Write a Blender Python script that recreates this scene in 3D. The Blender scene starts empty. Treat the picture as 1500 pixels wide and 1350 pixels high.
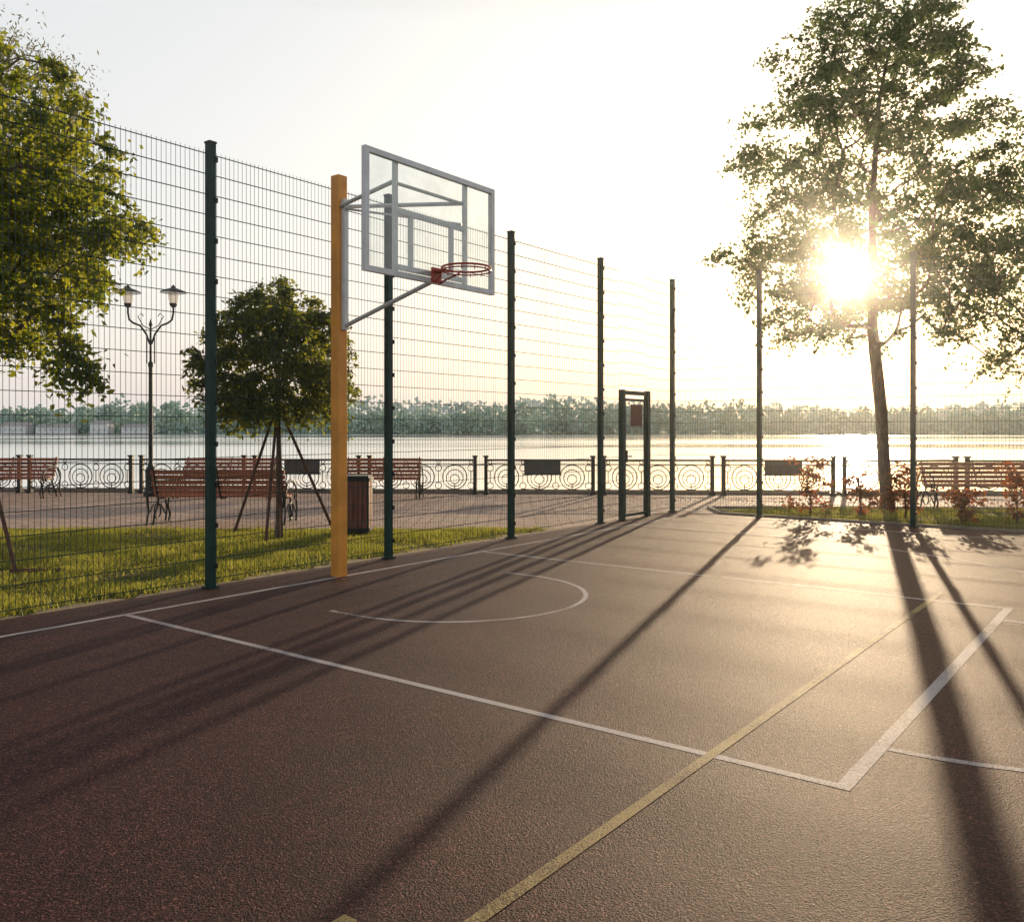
import bpy, math, random
import numpy as np
from mathutils import Vector, Matrix
R = random.Random(7)
rng = np.random.default_rng(11)
scene = bpy.context.scene

# ------------------------------------------------------------ materials
def new_mat(name):
    m = bpy.data.materials.new(name); m.use_nodes = True
    nt = m.node_tree
    for n in list(nt.nodes): nt.nodes.remove(n)
    out = nt.nodes.new('ShaderNodeOutputMaterial')
    return m, nt, out
def N(nt, t, **kw):
    n = nt.nodes.new(t)
    for k, v in kw.items():
        if k.startswith('i_'):
            n.inputs[k[2:].replace('_', ' ')].default_value = v
        else: setattr(n, k, v)
    return n
def L(nt, a, b): nt.links.new(a, b)
def ramp(nt, fac, stops):
    r = nt.nodes.new('ShaderNodeValToRGB')
    el = r.color_ramp.elements
    while len(el) < len(stops): el.new(0.5)
    for e, (p, c) in zip(el, stops):
        e.position = p; e.color = (c[0], c[1], c[2], 1)
    L(nt, fac, r.inputs['Fac']); return r.outputs['Color']
def coords(nt, scale=(1,1,1)):
    tc = N(nt, 'ShaderNodeTexCoord'); mp = N(nt, 'ShaderNodeMapping')
    mp.inputs['Scale'].default_value = scale
    L(nt, tc.outputs['Object'], mp.inputs['Vector']); return mp.outputs['Vector']
def noise(nt, vec, scale, detail=4, rough=.55):
    n = N(nt, 'ShaderNodeTexNoise'); n.inputs['Scale'].default_value = scale
    n.inputs['Detail'].default_value = detail; n.inputs['Roughness'].default_value = rough
    L(nt, vec, n.inputs['Vector']); return n.outputs['Fac']
def mixc(nt, fac, a, b, mode='MIX'):
    m = N(nt, 'ShaderNodeMix', data_type='RGBA', blend_type=mode)
    for s, v in ((m.inputs['Factor'], fac), (m.inputs['A'], a), (m.inputs['B'], b)):
        if hasattr(v, 'node'): L(nt, v, s)
        elif isinstance(v, (int, float)): s.default_value = v
        else: s.default_value = (v[0], v[1], v[2], 1)
    return m.outputs['Result']
def bump(nt, h, strength, dist):
    b = N(nt, 'ShaderNodeBump'); b.inputs['Strength'].default_value = strength
    b.inputs['Distance'].default_value = dist
    L(nt, h, b.inputs['Height']); return b.outputs['Normal']
def simple(name, col, rough=.5, metal=0, var=.25, nscale=6, bumps=0, scale=(1,1,1), spec=.4):
    m, nt, out = new_mat(name)
    p = N(nt, 'ShaderNodeBsdfPrincipled'); v = coords(nt, scale)
    n = noise(nt, v, nscale)
    c = ramp(nt, n, [(.3, [x*(1-var) for x in col]), (.7, [min(1, x*(1+var)) for x in col])])
    L(nt, c, p.inputs['Base Color'])
    p.inputs['Roughness'].default_value = rough; p.inputs['Metallic'].default_value = metal
    p.inputs['Specular IOR Level'].default_value = spec
    if bumps: L(nt, bump(nt, n, bumps, .01), p.inputs['Normal'])
    L(nt, p.outputs[0], out.inputs[0]); return m

def court_cols(nt, v):
    vo = N(nt, 'ShaderNodeTexVoronoi'); vo.inputs['Scale'].default_value = 170; L(nt, v, vo.inputs['Vector'])
    sp = N(nt, 'ShaderNodeSeparateColor'); L(nt, vo.outputs['Color'], sp.inputs[0])
    g2 = noise(nt, v, 60, 2, .6)
    big = noise(nt, v, .55, 6, .6); mid=noise(nt, v, 6, 5, .65)
    c = ramp(nt, sp.outputs[0], [(.0, (.012,.0028,.0040)), (.55, (.042,.0112,.0128)), (.85, (.088,.027,.026)), (1., (.26,.115,.095))])
    c = mixc(nt, 1.0, c, ramp(nt, g2, [(.32, (.6,.6,.62)), (.68, (1.4,1.35,1.3))]), 'MULTIPLY')
    c = mixc(nt, 1.0, c, ramp(nt, big, [(.3, (.62,.60,.64)), (.7, (1.32,1.27,1.17))]), 'MULTIPLY')
    c = mixc(nt, 1.0, c, ramp(nt, mid, [(.3, (.84,.84,.86)), (.7, (1.16,1.16,1.13))]), 'MULTIPLY')
    return c, noise(nt, v, 120, 2, .7)
def court_mat():
    m, nt, out = new_mat('court_rubber')
    p = N(nt, 'ShaderNodeBsdfPrincipled'); v = coords(nt)
    c, f = court_cols(nt, v)
    L(nt, c, p.inputs['Base Color'])
    p.inputs['Roughness'].default_value = .60
    p.inputs['Specular IOR Level'].default_value = .13
    L(nt, bump(nt, f, 1.0, .010), p.inputs['Normal'])
    L(nt, p.outputs[0], out.inputs[0]); return m
def line_mat(name, col, lo, hi):
    m, nt, out = new_mat(name)
    p = N(nt, 'ShaderNodeBsdfPrincipled'); v = coords(nt)
    court, f = court_cols(nt, v)
    w1 = noise(nt, v, 1.1, 3); w2 = noise(nt, v, 110, 2, .8)
    a = N(nt, 'ShaderNodeMath', operation='ADD'); L(nt, w1, a.inputs[0]); L(nt, w2, a.inputs[1])
    h = N(nt, 'ShaderNodeMath', operation='MULTIPLY'); L(nt, a.outputs[0], h.inputs[0]); h.inputs[1].default_value = .5
    k = ramp(nt, h.outputs[0], [(lo, (0,0,0)), (hi, (1,1,1))])
    L(nt, mixc(nt, k, col, court), p.inputs['Base Color'])
    p.inputs['Roughness'].default_value = .62; p.inputs['Specular IOR Level'].default_value = .13
    L(nt, bump(nt, f, .7, .008), p.inputs['Normal'])
    L(nt, p.outputs[0], out.inputs[0]); return m
def lawn_mat():
    m, nt, out = new_mat('lawn_soil')
    p = N(nt, 'ShaderNodeBsdfPrincipled'); v = coords(nt)
    f = noise(nt, v, 1.2, 6, .65); g = noise(nt, v, 40, 4, .7)
    a = ramp(nt, f, [(.35, (.08,.09,.02)), (.5, (.13,.13,.04)), (.66, (.28,.22,.11))])
    c = mixc(nt, 1.0, a, ramp(nt, g, [(.3, (.5,.5,.5)), (.7, (1.3,1.3,1.2))]), 'MULTIPLY')
    L(nt, c, p.inputs['Base Color']); p.inputs['Roughness'].default_value = .95
    p.inputs['Specular IOR Level'].default_value = .1
    L(nt, bump(nt, g, .8, .03), p.inputs['Normal'])
    L(nt, p.outputs[0], out.inputs[0]); return m
def paving_mat():
    m, nt, out = new_mat('paving_blocks')
    p = N(nt, 'ShaderNodeBsdfPrincipled'); v = coords(nt)
    b = N(nt, 'ShaderNodeTexBrick'); L(nt, v, b.inputs['Vector'])
    b.inputs['Scale'].default_value = 1.0
    b.inputs['Brick Width'].default_value = .4; b.inputs['Row Height'].default_value = .2
    b.inputs['Mortar Size'].default_value = .014
    b.inputs['Color1'].default_value = (.58,.42,.33,1); b.inputs['Color2'].default_value = (.44,.305,.23,1)
    b.inputs['Mortar'].default_value = (.15,.10,.08,1)
    n = noise(nt, v, 3, 6, .7)
    c = mixc(nt, 1.0, b.outputs['Color'], ramp(nt, n, [(.3, (.7,.7,.7)), (.7, (1.15,1.1,1.1))]), 'MULTIPLY')
    L(nt, c, p.inputs['Base Color']); p.inputs['Roughness'].default_value = .75
    p.inputs['Specular IOR Level'].default_value = .3
    L(nt, bump(nt, b.outputs['Fac'], -.4, .008), p.inputs['Normal'])
    L(nt, p.outputs[0], out.inputs[0]); return m
def water_mat():
    m, nt, out = new_mat('lake_water')
    p = N(nt, 'ShaderNodeBsdfPrincipled')
    v1 = coords(nt, (.25, 1.0, 1)); n1 = noise(nt, v1, 1.6, 3)
    v2 = coords(nt, (.004, .03, 1)); n2 = noise(nt, v2, 1.0, 4)
    st = ramp(nt, n2, [(.42, (.05,.05,.05)), (.56, (1,1,1))])
    mu = N(nt, 'ShaderNodeMath', operation='MULTIPLY'); L(nt, n1, mu.inputs[0]); L(nt, st, mu.inputs[1])
    p.inputs['Base Color'].default_value = (.86,.93,.92,1)
    p.inputs['Metallic'].default_value = .6
    L(nt, ramp(nt, n2, [(.42, (.08,.08,.08)), (.56, (.20,.20,.20))]), p.inputs['Roughness']); p.inputs['IOR'].default_value = 1.4
    p.inputs['Specular IOR Level'].default_value = .6
    L(nt, bump(nt, mu.outputs[0], .25, .05), p.inputs['Normal'])
    L(nt, p.outputs[0], out.inputs[0]); return m
def leaf_mat(name, d1, d2, t1, t2, tr=.5):
    m, nt, out = new_mat(name)
    g = N(nt, 'ShaderNodeNewGeometry'); v = coords(nt)
    n = noise(nt, v, 1.6, 2)
    a = N(nt, 'ShaderNodeMath', operation='ADD'); L(nt, g.outputs['Random Per Island'], a.inputs[0]); L(nt, n, a.inputs[1])
    h = N(nt, 'ShaderNodeMath', operation='MULTIPLY'); L(nt, a.outputs[0], h.inputs[0]); h.inputs[1].default_value = .5
    cd = ramp(nt, h.outputs[0], [(.2, d1), (.8, d2)]); ct = ramp(nt, h.outputs[0], [(.2, t1), (.8, t2)])
    D = N(nt, 'ShaderNodeBsdfDiffuse'); T = N(nt, 'ShaderNodeBsdfTranslucent'); G = N(nt, 'ShaderNodeBsdfGlossy')
    L(nt, cd, D.inputs['Color']); L(nt, ct, T.inputs['Color']); G.inputs['Roughness'].default_value = .45
    G.inputs['Color'].default_value = (.7,.7,.6,1)
    M1 = N(nt, 'ShaderNodeMixShader'); M1.inputs[0].default_value = tr
    L(nt, D.outputs[0], M1.inputs[1]); L(nt, T.outputs[0], M1.inputs[2])
    M2 = N(nt, 'ShaderNodeMixShader'); M2.inputs[0].default_value = .05
    L(nt, M1.outputs[0], M2.inputs[1]); L(nt, G.outputs[0], M2.inputs[2])
    L(nt, M2.outputs[0], out.inputs[0]); return m
def glass_mat():
    m, nt, out = new_mat('acrylic_panel')
    t = N(nt, 'ShaderNodeBsdfTransparent'); g = N(nt, 'ShaderNodeBsdfGlossy'); d = N(nt, 'ShaderNodeBsdfDiffuse')
    t.inputs[0].default_value = (.95,.97,.96,1); g.inputs['Roughness'].default_value = .05
    d.inputs[0].default_value = (.7,.72,.72,1)
    a = N(nt, 'ShaderNodeMixShader'); a.inputs[0].default_value = .06
    L(nt, t.outputs[0], a.inputs[1]); L(nt, g.outputs[0], a.inputs[2])
    n = noise(nt, coords(nt), 4, 5)
    b = N(nt, 'ShaderNodeMixShader'); L(nt, ramp(nt, n, [(.4, (.03,)*3), (.75, (.13,)*3)]), b.inputs[0])
    L(nt, a.outputs[0], b.inputs[1]); L(nt, d.outputs[0], b.inputs[2])
    L(nt, b.outputs[0], out.inputs[0]); return m
def lantern_mat():
    m, nt, out = new_mat('lantern_glass')
    t = N(nt, 'ShaderNodeBsdfTranslucent'); d = N(nt, 'ShaderNodeBsdfDiffuse'); g=N(nt,'ShaderNodeBsdfTransparent')
    t.inputs[0].default_value=(.85,.83,.78,1); d.inputs[0].default_value=(.8,.8,.78,1)
    a = N(nt, 'ShaderNodeMixShader'); a.inputs[0].default_value=.5
    L(nt,d.outputs[0],a.inputs[1]); L(nt,t.outputs[0],a.inputs[2])
    b = N(nt, 'ShaderNodeMixShader'); b.inputs[0].default_value=.3
    L(nt,a.outputs[0],b.inputs[1]); L(nt,g.outputs[0],b.inputs[2]); L(nt,b.outputs[0],out.inputs[0]); return m

M_court = court_mat(); M_white = line_mat('white_line_paint', (.54,.48,.46), .51, .62)
M_yellow = line_mat('yellow_line_paint', (.40,.29,.12), .47, .58)
M_lawn = lawn_mat(); M_pave = paving_mat(); M_water = water_mat()
M_green = simple('green_powder_coat', (.006,.034,.030), .45, 0, .3, 8, spec=.25)
M_wire = simple('galvanised_green_wire', (.02,.05,.045), .45, .1, .2)
M_black = simple('black_iron', (.012,.012,.013), .45, .2, .3)
M_orange = simple('orange_pole_paint', (.70,.29,.045), .45, 0, .15, 5, .05)
M_steel = simple('painted_steel', (.58,.59,.60), .4, .2, .12, 9)
M_red = simple('red_rim_paint', (.40,.04,.02), .35)
M_wood = simple('brown_bench_wood', (.34,.11,.055), .5, 0, .4, 3, .2, (1.5, 1.5, 14))
M_wood_dk = simple('dark_bin_wood', (.16,.05,.03), .5, 0, .4, 3, .2, (14, 14, 1.5))
M_wood2 = simple('stake_wood', (.10,.042,.028), .7, 0, .4, 12, .3)
M_bark = simple('bark', (.13,.085,.058), .9, 0, .5, 9, .9, (2,2,.6))
M_kerb = simple('concrete', (.26,.22,.18), .85, 0, .2, 8, .3)
M_dry = simple('dry_soil', (.34,.26,.16), .95, 0, .4, 30, .6)
M_lamp = lantern_mat()
M_sign = simple('sign_board', (.06,.06,.06), .6, 0, .3)
M_rsign = simple('red_notice', (.16,.055,.04), .6, 0, .4, 30)
M_housew = simple('white_render', (.72,.7,.68), .8, 0, .05); M_roof = simple('roof_haze_tint', (.5,.46,.43), .8, 0, .1)  # far houses: distance haze painted in as pale, low-contrast colours
M_win = simple('window_haze_tint', (.4,.46,.46), .2)  # panes paled too, haze is in the colour
M_glass = glass_mat()
M_leafL = leaf_mat('leaf_green', (.018,.048,.005), (.07,.10,.014), (.16,.25,.012), (.56,.54,.035), .56)
M_leafY = leaf_mat('leaf_young_tree', (.018,.042,.008), (.06,.085,.014), (.10,.17,.015), (.55,.52,.04), .52)
M_leafR = leaf_mat('leaf_poplar', (.035,.075,.025), (.08,.12,.04), (.12,.21,.05), (.30,.33,.10), .5)
M_leafW = leaf_mat('leaf_willow', (.07,.075,.035), (.12,.11,.06), (.18,.18,.07), (.30,.26,.12), .4)
M_leafS = leaf_mat('leaf_red_shrub', (.07,.04,.015), (.22,.05,.02), (.22,.14,.03), (.70,.15,.05), .5)
M_grass = leaf_mat('grass_blade', (.06,.095,.015), (.14,.16,.03), (.30,.34,.03), (.58,.52,.09), .55)
M_far = leaf_mat('distant_foliage_haze_tint', (.26,.41,.35), (.42,.55,.48), (.34,.48,.38), (.42,.55,.43), .12)  # aerial haze painted into the leaf colour as pale teal
M_far2 = leaf_mat('distant_foliage_haze_tint_pale', (.60,.71,.68), (.68,.77,.73), (.62,.72,.65), (.62,.7,.62), .12)  # back row: paler still, more haze put into the colour
M_farland = simple('far_shore_haze_tint', (.44,.54,.49), .9)  # bank tinted pale teal, haze mixed into its colour

# ------------------------------------------------------------ mesh builder
class MB:
    def __init__(s): s.v=[]; s.f=[]; s.m=[]; s.mats=[]
    def mi(s, mat):
        if mat not in s.mats: s.mats.append(mat)
        return s.mats.index(mat)
    def add(s, vs, fs, mat):
        o=len(s.v); s.v += [tuple(v) for v in vs]; k=s.mi(mat)
        for f in fs: s.f.append([i+o for i in f]); s.m.append(k)
    def beam(s, p0, p1, w, h, mat, side=None):
        p0=Vector(p0); p1=Vector(p1); d=(p1-p0).normalized()
        if side is None:
            side = Vector((1,0,0)) if abs(d.z)>.98 else d.cross(Vector((0,0,1)))
        side=Vector(side); side=(side-d*side.dot(d)).normalized(); up=side.cross(d)
        vs=[]
        for p in (p0,p1):
            for a,b in ((-1,-1),(1,-1),(1,1),(-1,1)): vs.append(p+side*(a*w/2)+up*(b*h/2))
        s.add(vs,[(0,1,2,3),(7,6,5,4),(0,4,5,1),(1,5,6,2),(2,6,7,3),(3,7,4,0)],mat)
    def tube(s, pts, rad, mat, n=6, closed=False, cap=True):
        pts=[Vector(p) for p in pts]; K=len(pts)
        if not hasattr(rad,'__len__'): rad=[rad]*K
        vs=[]; prev=None
        for i,p in enumerate(pts):
            a = pts[(i-1)%K] if (i>0 or closed) else p
            b = pts[(i+1)%K] if (i<K-1 or closed) else p
            t=(b-a).normalized()
            if prev is None:
                r = Vector((0,0,1)) if abs(t.z)<.9 else Vector((1,0,0))
                x=(r-t*r.dot(t)).normalized()
            else:
                x=(prev-t*prev.dot(t)).normalized()
            prev=x; y=t.cross(x)
            for j in range(n):
                an=2*math.pi*j/n; vs.append(p+(x*math.cos(an)+y*math.sin(an))*rad[i])
        fs=[]
        for i in range(K if closed else K-1):
            i2=(i+1)%K
            for j in range(n):
                j2=(j+1)%n; fs.append((i*n+j,i*n+j2,i2*n+j2,i2*n+j))
        if cap and not closed: fs.append(tuple(range(n))[::-1]); fs.append(tuple((K-1)*n+j for j in range(n)))
        s.add(vs,fs,mat)
    def ring(s, c, r, ax1, ax2, rt, mat, seg=24, n=5):
        c=Vector(c); ax1=Vector(ax1); ax2=Vector(ax2)
        s.tube([c+ax1*(r*math.cos(2*math.pi*i/seg))+ax2*(r*math.sin(2*math.pi*i/seg)) for i in range(seg)], rt, mat, n, True)
    def lathe(s, c, prof, mat, n=16):
        vs=[];fs=[]
        for (r,z) in prof:
            for j in range(n):
                a=2*math.pi*j/n; vs.append((c[0]+r*math.cos(a),c[1]+r*math.sin(a),c[2]+z))
        for i in range(len(prof)-1):
            for j in range(n):
                j2=(j+1)%n; fs.append((i*n+j,i*n+j2,(i+1)*n+j2,(i+1)*n+j))
        s.add(vs,fs,mat)
    def obj(s, name, smooth=False, bevel=0):
        me=bpy.data.meshes.new(name); me.from_pydata(s.v,[],s.f)
        for m in s.mats: me.materials.append(m)
        me.polygons.foreach_set('material_index', s.m)
        if smooth: me.polygons.foreach_set('use_smooth',[True]*len(s.f))
        me.update(); o=bpy.data.objects.new(name,me); scene.collection.objects.link(o)
        if bevel:
            b=o.modifiers.new('bevel','BEVEL'); b.width=bevel; b.segments=2; b.limit_method='ANGLE'
        return o

U=Vector((.603,.798,0)).normalized(); V=Vector((U.y,-U.x,0)); P5=Vector((3.03,16.57,0))
def C(u,v,z=0): return P5+U*u+V*v+Vector((0,0,z))

def sheet(name, pts, z, mat):
    b=MB(); b.add([(p[0],p[1],z) for p in pts],[tuple(range(len(pts)))],mat); o=b.obj(name)
    return o
RY = lambda x: 20.9-.05*x      # railing line
# ------------------------------------------------------------ ground surfaces
sheet('ground', [(-1500,-400),(1500,-400),(1500,19.2),(40,RY(40)+.35),(-40,RY(-40)+.35),(-1500,23.2)], 0, M_lawn)
sheet('promenade', [(-40,13.4),(.2,13.4),(3.9,15),(40,13),(40,RY(40)+.3),(-40,RY(-40)+.3)], .004, M_pave)
sheet('lawn', [(.75,13.75),(-60,14.3),(-60,-9),tuple(C(-32,-.12)[:2])], .008, M_lawn)
sheet('lawn', [tuple(C(.12,.9)[:2]),tuple(C(.12,30)[:2]),(40,-5),(40,15.9),(3.9,17.35)], .008, M_lawn)
cc=[C(-32,-.12),C(-32,16),C(.12,16),C(.12,-.12)]
sheet('basketball_court', [(p.x,p.y) for p in cc], .012, M_court)
# worn dry soil edge between court and lawn (ragged outline)
b=MB(); vs=[]; n_=260
for i in range(n_+1):
    u_=-20+16.4*i/n_
    vs.append(C(u_,-.09,.0128)); vs.append(C(u_,-.12-.10-.07*math.sin(i*.37)-.05*math.sin(i*1.31)-R.uniform(0,.05),.0100))
b.add(vs,[(2*i,2*i+2,2*i+3,2*i+1) for i in range(n_)],M_dry); b.obj('dirt_path_edge')
b=MB(); b.beam((-300,RY(-40)+.5-.0,-.85),(-40,RY(-40)+.5,-.85),.3,1.85,M_kerb)
b.beam((-40,RY(-40)+.5,-.85),(40,RY(40)+.5,-.85),.3,1.85,M_kerb)
b.beam((40,RY(40)+.5,-.85),(300,RY(40)+.5,-.85),.3,1.85,M_kerb); b.obj('embankment_wall')
sheet('lake_water', [(-2500,19),(2500,19),(2500,900),(-2500,900)], -1.6, M_water)
b=MB(); b.beam(C(.17,.9,.02),C(.17,25,.02),.06,.05,M_kerb); b.beam(C(.17,.9,.02),(3.9,17.4,.02),.06,.05,M_kerb)
b.beam((3.9,17.4,.02),(40,15.95,.02),.06,.05,M_kerb); b.obj('kerb')

# ------------------------------------------------------------ court lines
def strip(b, pts, w, mat, z=.0132):
    vs=[]; K=len(pts)
    for i,p in enumerate(pts):
        a=Vector(pts[max(0,i-1)]); c=Vector(pts[min(K-1,i+1)]); t=(c-a).normalized(); n=Vector((-t.y,t.x))
        q=Vector(p); l=q+n*w/2; r=q-n*w/2
        for s_ in (l,r):
            g=C(s_.x,s_.y,z); vs.append(g)
    b.add(vs,[(2*i,2*i+1,2*i+3,2*i+2) for i in range(K-1)],mat)
b=MB(); uc=-8.72; w=.055
strip(b,[(-31,.53),(-.9,.53)],w,M_white)
strip(b,[(-11.12,.5575),(-11.12,6.385)],w,M_white)
strip(b,[(-6.36,.5575),(-6.36,6.385)],w,M_white)
strip(b,[(-11.1475,6.42),(-6.3325,6.42)],.07,M_white)
arc=lambda cu,cv,r,a0,a1,n=48:[(cu+r*math.cos(a0+(a1-a0)*i/n),cv+r*math.sin(a0+(a1-a0)*i/n)) for i in range(n+1)]
strip(b,[(uc+1.25,1.78)]+arc(uc,2.1,1.25,0,math.pi)+[(uc-1.25,1.78)],.045,M_white)
strip(b,[(uc+q[0],q[1]) for q in [(x,y) for x,y in arc(0,6.455,1.8,.002,math.pi-.002)]],.05,M_white)
strip(b,[(uc+6.25,.5575),(uc+6.25,2.1)]+arc(uc,2.1,6.25,.02,math.pi-.02,90)+[(uc-6.25,2.1),(uc-6.25,.5575)],.05,M_white)
strip(b,[(-.9,.5025),(-.9,15)],.05,M_white)
b.obj('court_marking')
b=MB(); strip(b,[(-16,5.80),(-5.9,5.80)],.055,M_yellow,.0142); strip(b,[(-16,5.47),(-13.12,5.47)],.06,M_yellow,.0142); b.obj('yellow_court_marking')

# ------------------------------------------------------------ fence
H=4.38
postsL=[-24.65,-22.2,-19.75,-17.3,-14.85,-12.4,-9.95,-7.5,-5.05,-2.6]
postsR=[1.7,4.24,6.78,9.3,11.8]
def fence_panel(name, f, a, b_, z0=.06, z1=H-.06, off=None):
    m=MB(); n=max(1,int(round((b_-a)/.05)))
    for i in range(n+1):
        s=a+(b_-a)*i/n
        p=f(s); m.tube([p+Vector((0,0,z0)),p+Vector((0,0,z1))],.0026,M_wire,3,cap=False)
    k=int((z1-z0)/.2)
    for i in range(k+1):
        z=z0+.03+i*.2
        if z>z1: break
        for o in (-.006,.006):
            m.tube([f(a)+Vector((0,0,z))+off*o,f(b_)+Vector((0,0,z))+off*o],.0032,M_wire,4,cap=False)
    return m
def post(name,p,ax,h=H,clamps=True,w=.075):
    m=MB(); m.beam(p,p+Vector((0,0,h)),w,w,M_green,ax)
    m.beam(p+Vector((0,0,h)),p+Vector((0,0,h+.02)),w+.012,w+.012,M_black,ax)
    m.beam(p+Vector((0,0,.01)),p+Vector((0,0,.03)),.12,.12,M_green,ax)
    if clamps:
        ax=Vector(ax).normalized()
        for i in range(11):
            z=.2+i*.4
            if z<h-.05: m.beam(p+ax*(w/2+.001)+Vector((0,0,z)),p+ax*(w/2+.001)+Vector((0,0,z+.05)),.03,w+.02,M_black,ax)
    return m.obj(name,bevel=0)
for u in postsL+[0]: post('fence_post',C(u,0),U)
for v in postsR: post('fence_post',C(0,v),V)
fL=lambda s:C(s,-.045); fR=lambda s:C(.045,s)
al=postsL+[0]
for a,c in zip(al[:-1],al[1:]):
    if a==-2.6:
        m=fence_panel('x',fL,a,-1.93,off=V); m.obj('mesh_fence')
        m=fence_panel('x',fL,-.95,0,off=V); m.obj('mesh_fence')
        m=fence_panel('x',fL,-1.93,-.95,2.3,off=V); m.obj('mesh_fence')
    else: fence_panel('x',fL,a,c,off=V).obj('mesh_fence')
ar=[0]+postsR
for a,c in zip(ar[:-1],ar[1:]): fence_panel('x',fR,a,c,off=U).obj('mesh_fence')
m=MB()
for u in (-1.89,-.99): m.beam(C(u,.0),C(u,0,2.25),.09,.09,M_green,U)
m.beam(C(-1.845,0,2.2),C(-1.035,0,2.2),.06,.07,M_green)
for z in (.08,2.08): m.beam(C(-1.83,0,z),C(-1.05,0,z),.04,.045,M_green)
for u in (-1.81,-1.07): m.beam(C(u,0,.105),C(u,0,2.055),.04,.04,M_green,U)
for i in range(15): m.tube([C(-1.79+.05*i,0,.1),C(-1.79+.05*i,0,2.06)],.0026,M_wire,3)
for i in range(10): m.tube([C(-1.8,0,.2+.2*i),C(-1.08,0,.2+.2*i)],.0035,M_wire,4)
m.beam(C(-1.81,.03,1.0),C(-1.81,.03,1.2),.05,.05,M_black,U); m.tube([C(-1.81,.08,1.1),C(-1.69,.08,1.1)],.012,M_black)
m.beam(C(-1.62,.03,1.66),C(-1.24,.03,1.66),.012,.01,M_rsign)
m.add([C(-1.66,.035,1.62),C(-1.24,.035,1.62),C(-1.24,.035,2.0),C(-1.66,.035,2.0)],[(0,1,2,3)],M_rsign)
m.obj('fence_gate')

# ------------------------------------------------------------ hoop
hoop=bpy.data.objects.new('basketball_hoop',None); scene.collection.objects.link(hoop)
def child(m,name,**k):
    o=m.obj(name,**k); o.parent=hoop; return o
m=MB(); m.beam(C(uc,.486,0),C(uc,.486,4.26),.125,.125,M_orange,U); child(m,'pole',bevel=.008)
vb=1.84; z0,z1=2.98,4.09; m=MB()
fw=.05
for u in (uc-.9,uc+.9): m.beam(C(u,vb,z0),C(u,vb,z1),fw,fw,M_steel,U)
for z in (z0+fw/2,z1-fw/2): m.beam(C(uc-.875,vb,z),C(uc+.875,vb,z),fw-.003,fw,M_steel)
for u in (uc-.5,uc+.5): m.beam(C(u,vb-.03,z0+.03),C(u,vb-.03,z1-.03),.05,.03,M_steel,U)
m.beam(C(uc-.475,vb-.032,3.60),C(uc+.475,vb-.032,3.60),.03,.05,M_steel)
m.beam(C(uc-.475,vb-.032,3.08),C(uc+.475,vb-.032,3.08),.03,.05,M_steel)
for u in (uc-.29,uc+.29): m.beam(C(u,vb-.032,3.105),C(u,vb-.032,3.575),.05,.03,M_steel,U)
child(m,'backboard_frame')
m=MB(); m.beam(C(uc-.872,vb+.004,(z0+z1)/2),C(uc+.872,vb+.004,(z0+z1)/2),.008,z1-z0-.104,M_glass); child(m,'backboard_panel')
m=MB()
for s in (-1,1):
    m.tube([C(uc+.03*s,.56,3.93),C(uc+.5*s,vb-.05,3.87)],.022,M_steel,8)
m.tube([C(uc-.5,vb-.07,3.87),C(uc+.5,vb-.07,3.87)],.018,M_steel,8)
m.tube([C(uc-.02,.57,3.90),C(uc+.5,vb-.07,3.66)],.012,M_steel,8)
m.tube([C(uc,.58,2.66),C(uc,vb-.04,3.0)],.024,M_steel,8)
m.beam(C(uc,.575,2.62),C(uc,.575,4.0),.05,.05,M_steel,U)
child(m,'support_arms')
m=MB(); rc=C(uc,2.25,3.09)
m.ring(rc,.23,U,V,.010,M_red,32,8); m.ring(rc+Vector((0,0,-.028)),.235,U,V,.007,M_red,32,6)
m.beam(C(uc,vb+.035,2.98),C(uc,vb+.035,3.13),.13,.02,M_red,U)
m.beam(C(uc,vb+.04,3.10),C(uc,vb+.19,3.09),.10,.02,M_red)
for s in (-1,1): m.tube([C(uc+.05*s,vb+.05,2.99),C(uc+.05*s,vb+.12,3.02),C(uc+.13*s,2.25-.19,3.075)],.010,M_red,6)
for i in range(12):
    a=2*math.pi*i/12; q=rc+U*(.232*math.cos(a))+V*(.232*math.sin(a))
    m.tube([q,q+Vector((0,0,-.045)),q+Vector((0,0,-.05))-U*(.02*math.cos(a))-V*(.02*math.sin(a))],.004,M_red,4)
child(m,'rim')

# ------------------------------------------------------------ railing
def rp(x,z,dy=0): return Vector((x,RY(x)+dy,z))
rd=Vector((1,-.05,0)).normalized()
for k in range(-9,10):
    m=MB(); xm=-.75+2.8*k
    for s in (-.13,.13):
        p=rp(xm+s,0); m.beam(p,p+Vector((0,0,.9)),.085,.085,M_black,rd)
        m.beam(p+Vector((0,0,.9)),p+Vector((0,0,.94)),.125,.125,M_black,rd); m.beam(p,p+Vector((0,0,.08)),.12,.12,M_black,rd)
    m.beam(rp(xm-.09,.72),rp(xm+.09,.72),.04,.03,M_black)
    a=xm+.17; c=xm+2.8-.17
    for z,w_ in ((.83,.045),(.73,.022),(.12,.03)): m.beam(rp(a,z),rp(c,z),w_,w_,M_black)
    for j in range(3):
        x=xm+1.4+(j-1)*.78
        m.ring(rp(x,.425),.29,rd,(0,0,1),.013,M_black,28,5)
        m.ring(rp(x,.40),.20,rd,(0,0,1),.011,M_black,22,5)
        m.ring(rp(x,.375),.11,rd,(0,0,1),.011,M_black,16,5)
        m.beam(rp(x,.13),rp(x,.27),.02,.02,M_black,rd)
    for j in range(4):
        x=xm+1.4+(j-1.5)*.78
        for z in (.64,.22): m.ring(rp(x,z),.075,rd,(0,0,1),.010,M_black,14,5)
        m.beam(rp(x,.30),rp(x,.56),.018,.018,M_black,rd); m.ring(rp(x,.78),.04,rd,(0,0,1),.008,M_black,10,4)
    m.obj('ornamental_railing')
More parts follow.
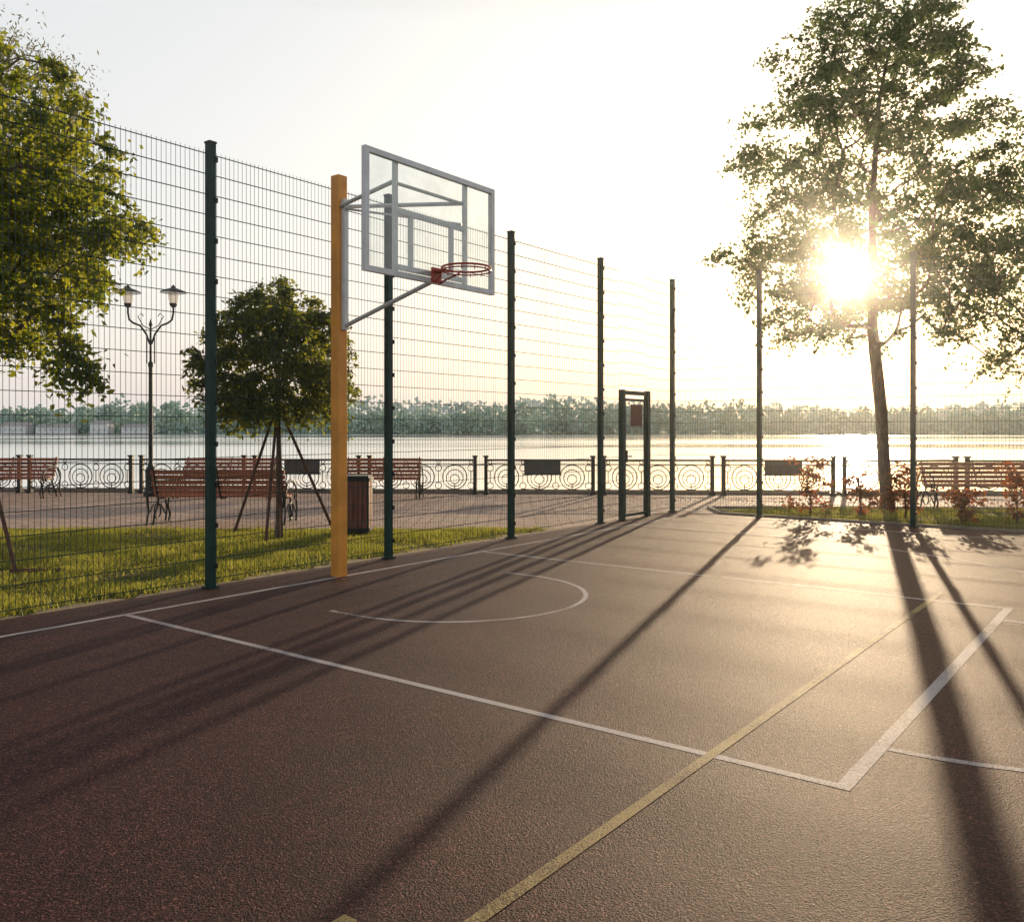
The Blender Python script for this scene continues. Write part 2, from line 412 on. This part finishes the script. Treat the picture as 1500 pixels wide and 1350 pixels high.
for x in (-5.05,.72,6.35):
    m=MB(); m.beam(rp(x-.43,.66,-.07),rp(x+.43,.66,-.07),.03,.30,M_sign); m.beam(rp(x-.46,.825,-.07),rp(x+.46,.825,-.07),.045,.03,M_black)
    m.beam(rp(x-.46,.495,-.07),rp(x+.46,.495,-.07),.045,.03,M_black); m.obj('railing_sign')

# ------------------------------------------------------------ benches
def bench(cx,cy,ang,wid):
    m=MB(); rot=Matrix.Rotation(ang,3,'Z'); o=Vector((cx,cy,.004))
    T=lambda x,y,z:o+rot@Vector((x,y,z)); hw=wid/2
    for i in range(5): m.beam(T(-hw,.04+i*.098,.44+.01*abs(i-2)),T(hw,.04+i*.098,.44+.01*abs(i-2)),.08,.035,M_wood)
    for i in range(5):
        z=.52+i*.085; y=-.03-.035*i; m.beam(T(-hw,y,z),T(hw,y,z),.03,.07,M_wood)
    for x in (-hw+.06,hw-.06,0):
        m.tube([T(x,.48,.41),T(x,.0,.41),T(x,-.05,.5),T(x,-.21,.92)],.016,M_black,6)
        if x==0: continue
        m.tube([T(x,.44,.0),T(x,.50,.12),T(x,.42,.28),T(x,.46,.41)],.018,M_black,6)
        m.tube([T(x,-.22,.0),T(x,-.16,.16),T(x,-.02,.30),T(x,0,.41)],.018,M_black,6)
    for x in (-hw-.02,hw+.02):
        m.tube([T(x,-.12,.68),T(x,.1,.72),T(x,.32,.68),T(x,.47,.6),T(x,.54,.48),T(x,.5,.38),T(x,.42,.38),T(x,.4,.46),T(x,.45,.5)],.015,M_black,6)
        m.tube([T(x,.5,.38),T(x,.56,.2),T(x,.5,.0)],.017,M_black,6)
        m.tube([T(x,-.1,.66),T(x,-.24,.45),T(x,-.2,.2),T(x,-.28,0)],.017,M_black,6)
        m.ring(T(x,.16,.2),.13,rot@Vector((0,1,0)),(0,0,1),.011,M_black,20,5)
        m.tube([T(x,.5,.12),T(x,.3,.3),T(x,0,.32),T(x,-.2,.16)],.012,M_black,5)
    return m.obj('park_bench')
bench(-4.83,14.55,0,2.2)
bench(-6.5,20.15,math.pi,2.15)
bench(-2.95,20.0,math.pi,1.75)
bench(-11.6,20.2,math.pi,2.1)
bench(9.35,17.6,math.pi*1.0,2.2)

# ------------------------------------------------------------ litter bin
m=MB(); bx,by=-2.33,13.25
for sx in (-1,1):
    for sy in (-1,1): m.beam((bx+sx*.17,by+sy*.17,0),(bx+sx*.17,by+sy*.17,.84),.03,.03,M_black)
for i in range(5):
    t=-.135+i*.0675
    for s in (-1,1):
        m.beam((bx+t,by+s*.185,.08),(bx+t,by+s*.185,.80),.058,.018,M_wood_dk,(1,0,0)); m.beam((bx+s*.185,by+t,.08),(bx+s*.185,by+t,.80),.018,.058,M_wood_dk,(1,0,0))
for z in (.07,.82): 
    for s in (-1,1):
        m.beam((bx-.2,by+s*.2,z),(bx+.2,by+s*.2,z),.02,.05,M_black); m.beam((bx+s*.2,by-.185,z),(bx+s*.2,by+.185,z),.02,.05,M_black)
m.beam((bx-.19,by,.86),(bx+.19,by,.86),.38,.025,M_black); m.beam((bx-.17,by,.45),(bx+.17,by,.45),.34,.7,M_black)
m.obj('litter_bin')

# ------------------------------------------------------------ street lamp
m=MB(); lx,ly=-8.43,20.45
m.lathe((lx,ly,0),[(.16,0),(.16,.1),(.12,.15),(.11,.55),(.13,.6),(.07,.7),(.05,.8),(.045,3.0),(.06,3.05),(.06,3.1),(.03,3.15),(.025,3.95),(.045,4.0),(.0,4.15)],M_black)
for s in (-1,1):
    m.tube([(lx+s*.09,ly,3.1),(lx+s*.09,ly,3.7)],.014,M_black,6)
    m.tube([(lx+s*.02,ly,3.55),(lx+s*.1,ly,3.78),(lx+s*.24,ly,3.98),(lx+s*.4,ly,4.04),(lx+s*.5,ly,4.12),(lx+s*.53,ly,4.28),(lx+s*.53,ly,4.42)],.024,M_black,8)
    m.tube([(lx+s*.02,ly,3.9),(lx+s*.18,ly,3.98),(lx+s*.3,ly,4.2),(lx+s*.22,ly,4.27),(lx+s*.17,ly,4.2)],.012,M_black,6)
    m.lathe((lx+s*.53,ly,4.40),[(.03,0),(.07,.03),(.09,.08),(.09,.10)],M_black)
    m.lathe((lx+s*.53,ly,4.50),[(.085,0),(.105,.1),(.115,.27)],M_lamp)
    m.lathe((lx+s*.53,ly,4.75),[(.30,0),(.28,.025),(.17,.07),(.06,.11),(.03,.16),(0,.19)],M_black,20)
    m.lathe((lx+s*.53,ly,4.745),[(.30,0),(.0,.004)],M_steel,20)
m.obj('street_lamp')

# ------------------------------------------------------------ vegetation
def mesh_np(name, verts, faces, mats, mi=None, parent=None):
    me=bpy.data.meshes.new(name); n=len(verts); k=len(faces); w=faces.shape[1]
    me.vertices.add(n); me.vertices.foreach_set('co',verts.astype(np.float32).ravel())
    me.loops.add(k*w); me.loops.foreach_set('vertex_index',faces.astype(np.int32).ravel())
    me.polygons.add(k); me.polygons.foreach_set('loop_start',np.arange(0,k*w,w,dtype=np.int32))
    me.update(calc_edges=True)
    for m_ in mats: me.materials.append(m_)
    o=bpy.data.objects.new(name,me); scene.collection.objects.link(o)
    if parent: o.parent=parent
    return o
def leaves(pos, length, width, droop=.0, rnd=1.0):
    n=len(pos); d=rng.normal(size=(n,3)); d[:,2]=d[:,2]*.7-droop; d/=np.linalg.norm(d,axis=1)[:,None]
    s=rng.normal(size=(n,3)); s-=d*(s*d).sum(1)[:,None]; s/=np.linalg.norm(s,axis=1)[:,None]; up=np.cross(d,s)
    l=length*rng.uniform(.6,1.25,n)[:,None]; w=width*rng.uniform(.7,1.2,n)[:,None]
    a=pos; b_=pos+d*l*.45+s*w*.5+up*w*.15; c=pos+d*l; e=pos+d*l*.45-s*w*.5+up*w*.15
    v=np.stack([a,b_,c,e],1).reshape(-1,3); f=np.arange(4*n).reshape(-1,4)
    return v,f
def tree(name, trunk, r0, centers, clr, per, ll, lw, leafm, barkm=M_bark, droop=0, first=.3, flat=.6, minr=.006, sprays=0, reach=(1.5,3.2), nsp=22, keep=None):
    P=bpy.data.objects.new(name,None); P.location=(0,0,0); scene.collection.objects.link(P)
    nodes=[];par=[]
    tr=[Vector(p) for p in trunk]
    for i in range(len(tr)-1):
        sN=max(1,int((tr[i+1]-tr[i]).length/.3))
        for j in range(sN):
            nodes.append(tr[i].lerp(tr[i+1],j/sN)); par.append(len(nodes)-2)
    nodes.append(tr[-1]); par.append(len(nodes)-2); nt_=len(nodes)
    ztop=tr[-1].z; z0=tr[0].z; zf=z0+first*(ztop-z0)
    arr=[np.array(p) for p in nodes]
    def dtr(c): return min((Vector(c)-p).length for p in nodes[:nt_])
    cs=sorted(centers,key=dtr); wt=[0.0]*len(nodes)
    for c in cs:
        A=np.array(arr); d=np.linalg.norm(A-c,axis=1); hd=np.linalg.norm((A-c)[:,:2],axis=1)
        cost=d+.9*np.maximum(0,A[:,2]-(c[2]-.45*hd))+np.where(A[:,2]<zf,5,0)
        i=int(np.argmin(cost)); p=Vector(arr[i]); q=Vector(c); D=(q-p).length; sN=max(2,int(D/.3)); prev=i
        for j in range(1,sN+1):
            t=j/sN; x=p.lerp(q,t); 
            x.z+=-.10*D*math.sin(math.pi*t)*(1 if droop<.3 else -1.5)
            if j<sN: x+=Vector([R.gauss(0,.025) for _ in range(3)])
            nodes.append(x); arr.append(np.array(x)); par.append(prev); wt.append(0); prev=len(nodes)-1
        wt[prev]+=1
    for i in range(len(nodes)-1,0,-1):
        if par[i]>=0: wt[par[i]]+=wt[i]
    tot=max(wt[0],1); rad=[max(minr,r0*(w_/tot)**.5) for w_ in wt]
    for i in range(nt_):
        t=i/nt_; rad[i]=max(rad[i]*(1-.15*t), minr*2)
    rad[0]*=1.35; 
    m=MB()
    m.tube(nodes[:nt_],rad[:nt_],barkm,10,cap=False)
    for i in range(nt_,len(nodes)):
        m.tube([nodes[par[i]],nodes[i]],[min(rad[par[i]],rad[i]*1.25),rad[i]],barkm,5,cap=False)
    pos=[]
    mid=np.mean(np.array(centers),0) if len(centers) else np.zeros(3)
    for c in centers:
        n=int(per*R.uniform(.35,1.6)); s=clr*R.uniform(.7,1.3)
        q=rng.normal(size=(n,3))*np.array([s,s,s*flat]); q+=c
        if droop>.3: q[:,2]-= np.abs(rng.normal(size=n))*clr*1.2
        pos.append(q)
        for k_ in range(sprays):
            o_=c-mid; o_[2]*=.4; o_/=max(.01,np.linalg.norm(o_)); d_=o_+rng.normal(size=3)*.55; d_[2]*=.6; d_/=np.linalg.norm(d_)
            ln=clr*R.uniform(*reach); tt=rng.uniform(0.1,1,nsp)
            sp=c+d_*ln*tt[:,None]; sp[:,2]-=(tt**2)*ln*(.35+droop*.35); sp+=rng.normal(size=sp.shape)*.022
            pos.append(sp)
            m.tube([Vector(c+d_*ln*t_-np.array((0,0,t_*t_*ln*(.35+droop*.35)))) for t_ in (0,.5,1)],.0035,barkm,3,cap=False)
    o=m.obj('trunk_and_branches',smooth=True); o.parent=P
    pos=np.concatenate(pos)
    if keep is not None: pos=pos[keep(pos)]
    v,f=leaves(pos,ll,lw,droop); mesh_np('foliage',v,f,[leafm],parent=P)
    return P
def poisson(gen,n,dmin):
    out=[]; t=0
    while len(out)<n and t<n*60:
        t+=1; p=gen()
        if p is None: continue
        if all((p[0]-q[0])**2+(p[1]-q[1])**2+(p[2]-q[2])**2>dmin*dmin for q in out): out.append(p)
    return [np.array(p) for p in out]
def ell(c,r,lo=.35,lob=0,ph=0):
    def g():
        d=np.array([R.gauss(0,1) for _ in range(3)]); d/=np.linalg.norm(d); k=R.uniform(lo**3,1)**(1/3)
        k*=1+lob*math.sin(5*d[2]+ph+2*d[0])*math.sin(4*math.atan2(d[1],d[0])+ph)-lob*.4
        return tuple(np.array(c)+d*k*np.array(r))
    return g
# backlit poplar-like tree with a thin spot in the crown where the low sun breaks through
prof=[(3.4,5.3,8.7),(3.9,4.8,9.1),(4.7,4.2,9.3),(5.6,4.7,9.3),(6.6,4.35,9.6),(7.6,4.6,9.5),(8.6,5.0,8.9),(9.3,5.7,8.8),(10.2,6.7,8.4)]
voids=[(R.uniform(4.6,9.4),R.uniform(3.6,9.8),R.uniform(.14,.28)) for _ in range(20)]
g0=np.array((6.69,17.2,4.70)); gd=np.array((.389,1,.1815)); gd/=np.linalg.norm(gd)
def gapdist(p):
    q=np.atleast_2d(p)-g0; return np.linalg.norm(q-(q@gd)[:,None]*gd,axis=1)
def pg():
    z=R.uniform(3.4,10.2); zs=[p[0] for p in prof]
    if z<4.1 and R.random()<.45: return None
    l=np.interp(z,zs,[p[1] for p in prof]); r=np.interp(z,zs,[p[2] for p in prof]); c=(l+r)/2*.6+7.15*.4; 
    a=R.uniform(0,2*math.pi); k=math.sqrt(R.uniform(.04,1)); ca=math.cos(a)*k
    x=c+ca*((r-c) if ca>0 else (c-l)); y=17.2+math.sin(a)*k*(r-l)/2*.8
    if any((x-a_)**2+(z-b_)**2<c_*c_ for a_,b_,c_ in voids): return None
    if gapdist((x,y,z))[0]<.3: return None
    return (x,y,z)
cen=poisson(pg,380,.33)
cen+=[np.array(p) for p in [(4.05,17.2,4.95),(4.35,17.1,5.02),(4.7,17.25,4.9),(5.05,17.2,5.05),(5.4,17.1,4.85),(5.8,17.2,4.7),(5.3,17.2,3.9),(5.75,17.1,3.75),(6.05,17.2,5.0),(6.2,17.0,4.3),(6.5,17.3,5.35),(7.3,17.1,4.6),(6.95,17.3,5.3),(6.9,17.1,4.05)]]
tree('broadleaf_tree',[(7.40,17.28,0),(7.33,17.28,.9),(7.27,17.27,1.95),(7.09,17.25,3.57),(7.07,17.2,5.99),(7.2,17.2,8.0),(7.54,17.2,9.7)],.12,cen,.17,96,.088,.068,M_leafR,first=.33,sprays=2,nsp=18,
     keep=lambda P_:(gapdist(P_)>.20)&(rng.uniform(size=len(P_))<np.clip((gapdist(P_)-.1)/.45,.15,1)))
cen=poisson(ell((10.75,16.4,4.9),(2.7,2.3,3.1),.2,.15,1),190,.42)
cen=[c for c in cen if c[2]>2.0]
tree('broadleaf_tree',[(11.6,16.6,0),(11.4,16.5,2),(11.2,16.4,5),(11.1,16.4,7)],.12,cen,.20,90,.085,.064,M_leafR,first=.25,sprays=2,nsp=18)
# large left tree
cen=poisson(ell((-7.45,10.9,4.35),(2.55,2.4,2.15),.25,.22,.6),260,.33)
cen=[c for c in cen if not (c[0]>-5.45 and c[2]<3.9)]
cen+= [np.array(p) for p in [(-5.55,10.6,2.9),(-5.45,10.6,2.65),(-5.4,10.6,2.5),(-6.1,10.7,2.7),(-5.2,10.5,3.6),(-5.6,10.7,3.1),(-5.5,10.6,5.8),(-5.3,10.6,5.5),(-4.95,10.6,5.0),(-5.0,10.6,4.5),(-5.7,10.6,6.0)]]
cen+= [np.array(p) for p in [(-5.30,10.6,2.40),(-5.27,10.6,2.22),(-6.6,10.7,2.75),(-6.9,10.7,2.95),(-6.3,10.6,3.1),(-5.9,10.6,3.3)]]
tree('broadleaf_tree',[(-7.9,11.1,0),(-7.8,11,1.8),(-7.6,11,4),(-7.4,10.9,6.0)],.15,cen,.15,135,.095,.058,M_leafL,droop=.45,first=.25,flat=.4,sprays=4)
# willow behind
cen=poisson(ell((-10.9,18,7.0),(2.2,2,3.2),.3),170,.42)
tree('willow_tree',[(-11.6,18.2,0),(-11.5,18,3),(-11.3,18,6),(-11.1,18,9)],.2,cen,.27,230,.12,.032,M_leafW,droop=1.1,first=.25,flat=1.5)
# young staked tree: uneven rounded head of arching shoots
def yg():
    z=R.uniform(1.85,3.5); t=(z-1.7)/2.0; a=R.uniform(0,6.283)
    rr=.92*min(1,(math.sin(math.pi*min(1,max(0.03,t*.80+.17)))**.7))*(1+.16*math.sin(3*a+4*z)); k=math.sqrt(R.uniform(.08,1))
    return (-3.38+rr*k*math.cos(a),12.64+rr*k*math.sin(a),z)
cen=poisson(yg,105,.27)
cen+=[np.array((-3.32,12.6,3.62)),np.array((-4.0,12.5,3.2)),np.array((-2.75,12.6,3.15))]
yt=tree('young_tree',[(-3.38,12.64,0),(-3.37,12.64,1.2),(-3.36,12.64,2.2),(-3.38,12.64,3.4)],.033,cen,.11,70,.105,.042,M_leafY,droop=.5,first=.5,flat=.3,minr=.004,sprays=5,reach=(2.0,3.6))
def stakes(cx,cy,feet,h,parent=None,name='tree_stakes'):
    m=MB()
    for fx,fy in feet: m.tube([(fx,fy,0),(cx+(fx-cx)*.05,cy+(fy-cy)*.05,h)],.022,M_wood2,7)
    m.tube([(cx+.07,cy-.03,0),(cx+.03,cy-.03,h)],.018,M_wood2,7)
    m.ring((cx,cy,h-.1),.06,(1,0,0),(0,1,0),.012,M_black,12,5); return m.obj(name)
stakes(-3.38,12.64,[(-4.16,13.1),(-2.64,13.1),(-3.4,12.1)],1.85)
m=MB(); m.tube([(-5.34,9.45,0),(-6.0,9.8,1.85)],.022,M_wood2,7); m.tube([(-5.4,9.42,.05),(-4.82,9.5,.05)],.02,M_wood2,7)
m.tube([(-6.9,9.2,0),(-6.0,9.8,1.85)],.022,M_wood2,7); m.tube([(-6.1,10.7,0),(-6.0,9.8,1.85)],.022,M_wood2,7); m.obj('tree_stakes')
for (x,y,h) in [(5.42,15.95,1.05),(6.25,15.75,.8),(6.95,15.5,.95),(7.4,14.45,.6),(8.35,14.5,.95),(9.3,14.2,.7)]:
    cs=[np.array((x+R.gauss(0,.14),y+R.gauss(0,.12),R.uniform(.12,1)*h)) for _ in range(16)]
    tree('red_leaf_shrub',[(x,y,0),(x+.02,y,.15),(x,y,h*.4)],.02,cs,.07,46,.075,.05,M_leafS,first=.0,minr=.004)
# grass
def grass(name,test,bx,n):
    p=np.stack([rng.uniform(bx[0],bx[1],n),rng.uniform(bx[2],bx[3],n)],1)
    u=(p-np.array([P5.x,P5.y]))@np.array([U.x,U.y]); v=(p-np.array([P5.x,P5.y]))@np.array([V.x,V.y])
    k=test(p[:,0],p[:,1],u,v)
    bare=np.sin(p[:,0]*1.7+1.3*np.sin(p[:,1]*1.1))*np.sin(p[:,1]*2.1+p[:,0]*.6)
    k&=rng.uniform(size=len(p))>np.clip((bare-.35)*1.6,0,.85); p=p[k]; n=len(p)
    cl=np.sin(p[:,0]*3.1+np.sin(p[:,1]*2.3))*np.sin(p[:,1]*3.7+p[:,0])*.5+.5
    h=rng.uniform(.025,.075,n)*(.5+cl); a=rng.uniform(0,6.283,n); w_=rng.uniform(.004,.009,n)
    b0=np.stack([p[:,0]-np.cos(a)*w_,p[:,1]-np.sin(a)*w_,np.full(n,.005)],1); b1=np.stack([p[:,0]+np.cos(a)*w_,p[:,1]+np.sin(a)*w_,np.full(n,.005)],1)
    t=np.stack([p[:,0]+rng.normal(size=n)*.025,p[:,1]+rng.normal(size=n)*.025,h],1)
    vv=np.stack([b0,b1,t],1).reshape(-1,3); mesh_np(name,vv,np.arange(3*n).reshape(-1,3),[M_grass])
grass('grass',lambda x,y,u,v:(v<-.12-np.abs(rng.normal(size=len(x)))*.20)&(y<13.7),(-11,1,5.5,13.75),230000)
grass('grass',lambda x,y,u,v:(u>.2)&(v>.9)&(y<17.3-.045*(x-3.9)),(3.8,14,10,17.35),80000)

# ------------------------------------------------------------ far shore
far=[];farb=[]
def crown(lst,cx,cy,r,h,n,s):
    d=rng.normal(size=(n,3)); d/=np.linalg.norm(d,axis=1)[:,None]; d*=rng.uniform(.4,1,n)[:,None]**.5
    p=np.stack([cx+d[:,0]*r,cy+d[:,1]*r,h*.5+d[:,2]*h*.52-1.2],1); lst.append(p)
for x in np.arange(-520,560,3.2):
    hh=12.5+2.2*math.sin(x*.021)+1.6*math.sin(x*.057+1)+R.gauss(0,1.2)+(2.5 if R.random()<.06 else 0)
    crown(far,x+R.gauss(0,2),520+R.gauss(0,6),R.uniform(3.5,6.5),max(6,hh+3),80,2)
    crown(far,x+R.gauss(0,2),514+R.gauss(0,2),R.uniform(3.5,5.5),R.uniform(4,8),35,2)
for x in np.arange(-800,850,7):
    hh=25+5*math.sin(x*.009+2)+3*math.sin(x*.031)+R.gauss(0,1.5)
    crown(farb,x,800+R.gauss(0,10),R.uniform(7,11),hh,60,3)
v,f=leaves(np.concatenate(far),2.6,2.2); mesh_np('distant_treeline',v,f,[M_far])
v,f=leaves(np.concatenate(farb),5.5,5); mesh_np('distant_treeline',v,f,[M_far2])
b=MB(); xs=list(range(-2500,2501,100)); vs=[];fs=[]
for i,x in enumerate(xs):
    j=6*math.sin(x*.01)
    vs+= [(x,512+j,-1.7),(x,520+j,-.6),(x,780,3),(x,860,12),(x,3500,14)]
for i in range(len(xs)-1):
    for q in range(4): fs.append((i*5+q,(i+1)*5+q,(i+1)*5+q+1,i*5+q+1))
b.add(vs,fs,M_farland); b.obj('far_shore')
for (x,w_,h) in [(-285,14,4.5),(-262,20,3.5),(-236,10,5.5),(-215,16,3.5)]:
    m=MB(); y=505; m.beam((x-w_/2,y,h/2-1.2),(x+w_/2,y,h/2-1.2),9,h,M_housew)
    zt=h-1.2; m.add([(x-w_/2-.5,y-5,zt),(x+w_/2+.5,y-5,zt),(x+w_/2+.5,y+5,zt),(x-w_/2-.5,y+5,zt),(x-w_/2,y,zt+2.2),(x+w_/2,y,zt+2.2)],[(0,1,5,4),(2,3,4,5),(1,2,5),(3,0,4)],M_roof)
    for i in range(int(w_/3)):
        xx=x-w_/2+1.8+i*3; m.beam((xx,y-4.52,1),(xx+1.2,y-4.52,1),.06,1.2,M_win)
    m.beam((x-.6,y-4.53,0),(x+.2,y-4.53,0),.06,2.0,M_win)
    m.obj('white_house')

# ------------------------------------------------------------ sun bloom: mist volume over the park, added for glow round the sun
mm,nt,out=new_mat('mist'); vs_=N(nt,'ShaderNodeVolumeScatter'); vs_.inputs['Color'].default_value=(1,.98,.95,1)
vs_.inputs['Density'].default_value=.0016; vs_.inputs['Anisotropy'].default_value=.94; L(nt,vs_.outputs[0],out.inputs['Volume'])
m=MB(); m.beam((-40,14,6.9),(45,14,6.9),42,14.5,mm); m.obj('sun_bloom_mist')

# ------------------------------------------------------------ sky + sun
sd=Vector((.389,1,.1815)).normalized()
w=bpy.data.worlds.new('World'); scene.world=w; w.use_nodes=True; nt=w.node_tree
for n in list(nt.nodes): nt.nodes.remove(n)
out=N(nt,'ShaderNodeOutputWorld')
sky=N(nt,'ShaderNodeTexSky',sky_type='NISHITA'); sky.sun_disc=False
sky.sun_elevation=math.asin(sd.z); sky.sun_rotation=math.atan2(sd.x,sd.y); sky.dust_density=4; sky.air_density=1.2
b1=N(nt,'ShaderNodeBackground'); b1.inputs[1].default_value=.05; L(nt,sky.outputs[0],b1.inputs[0])
tc=N(nt,'ShaderNodeTexCoord')
sx=N(nt,'ShaderNodeSeparateXYZ'); L(nt,tc.outputs['Generated'],sx.inputs[0])
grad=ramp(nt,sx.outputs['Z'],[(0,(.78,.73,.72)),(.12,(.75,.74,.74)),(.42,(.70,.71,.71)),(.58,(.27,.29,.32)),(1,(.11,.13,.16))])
dp=N(nt,'ShaderNodeVectorMath',operation='DOT_PRODUCT'); L(nt,tc.outputs['Generated'],dp.inputs[0]); dp.inputs[1].default_value=sd
mx=N(nt,'ShaderNodeMath',operation='MAXIMUM'); L(nt,dp.outputs['Value'],mx.inputs[0]); mx.inputs[1].default_value=0
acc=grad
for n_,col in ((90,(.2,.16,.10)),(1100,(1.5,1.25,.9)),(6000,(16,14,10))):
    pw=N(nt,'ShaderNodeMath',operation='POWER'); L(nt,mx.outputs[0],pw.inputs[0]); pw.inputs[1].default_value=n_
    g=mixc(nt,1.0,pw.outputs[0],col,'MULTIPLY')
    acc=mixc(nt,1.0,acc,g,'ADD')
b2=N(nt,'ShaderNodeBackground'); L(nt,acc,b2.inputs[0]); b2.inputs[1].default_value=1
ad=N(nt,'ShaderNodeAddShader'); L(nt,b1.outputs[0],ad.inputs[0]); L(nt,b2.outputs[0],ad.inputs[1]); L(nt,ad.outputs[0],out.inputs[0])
sl=bpy.data.lights.new('sun','SUN'); sl.energy=5; sl.angle=math.radians(.55); sl.color=(1,.75,.48)
so=bpy.data.objects.new('sun',sl); scene.collection.objects.link(so); so.rotation_euler=sd.to_track_quat('Z','Y').to_euler(); so.location=(15,40,12)

cam=bpy.data.cameras.new('camera'); co=bpy.data.objects.new('camera',cam); scene.collection.objects.link(co)
co.location=(0,0,1.575); co.rotation_euler=(math.radians(90),0,0)
cam.sensor_width=36; cam.lens=36*1284/1500; cam.shift_y=-47/1500; cam.clip_end=6000; cam.clip_start=.05
scene.camera=co
scene.view_settings.view_transform='Standard'; scene.view_settings.look='None'; scene.view_settings.exposure=0
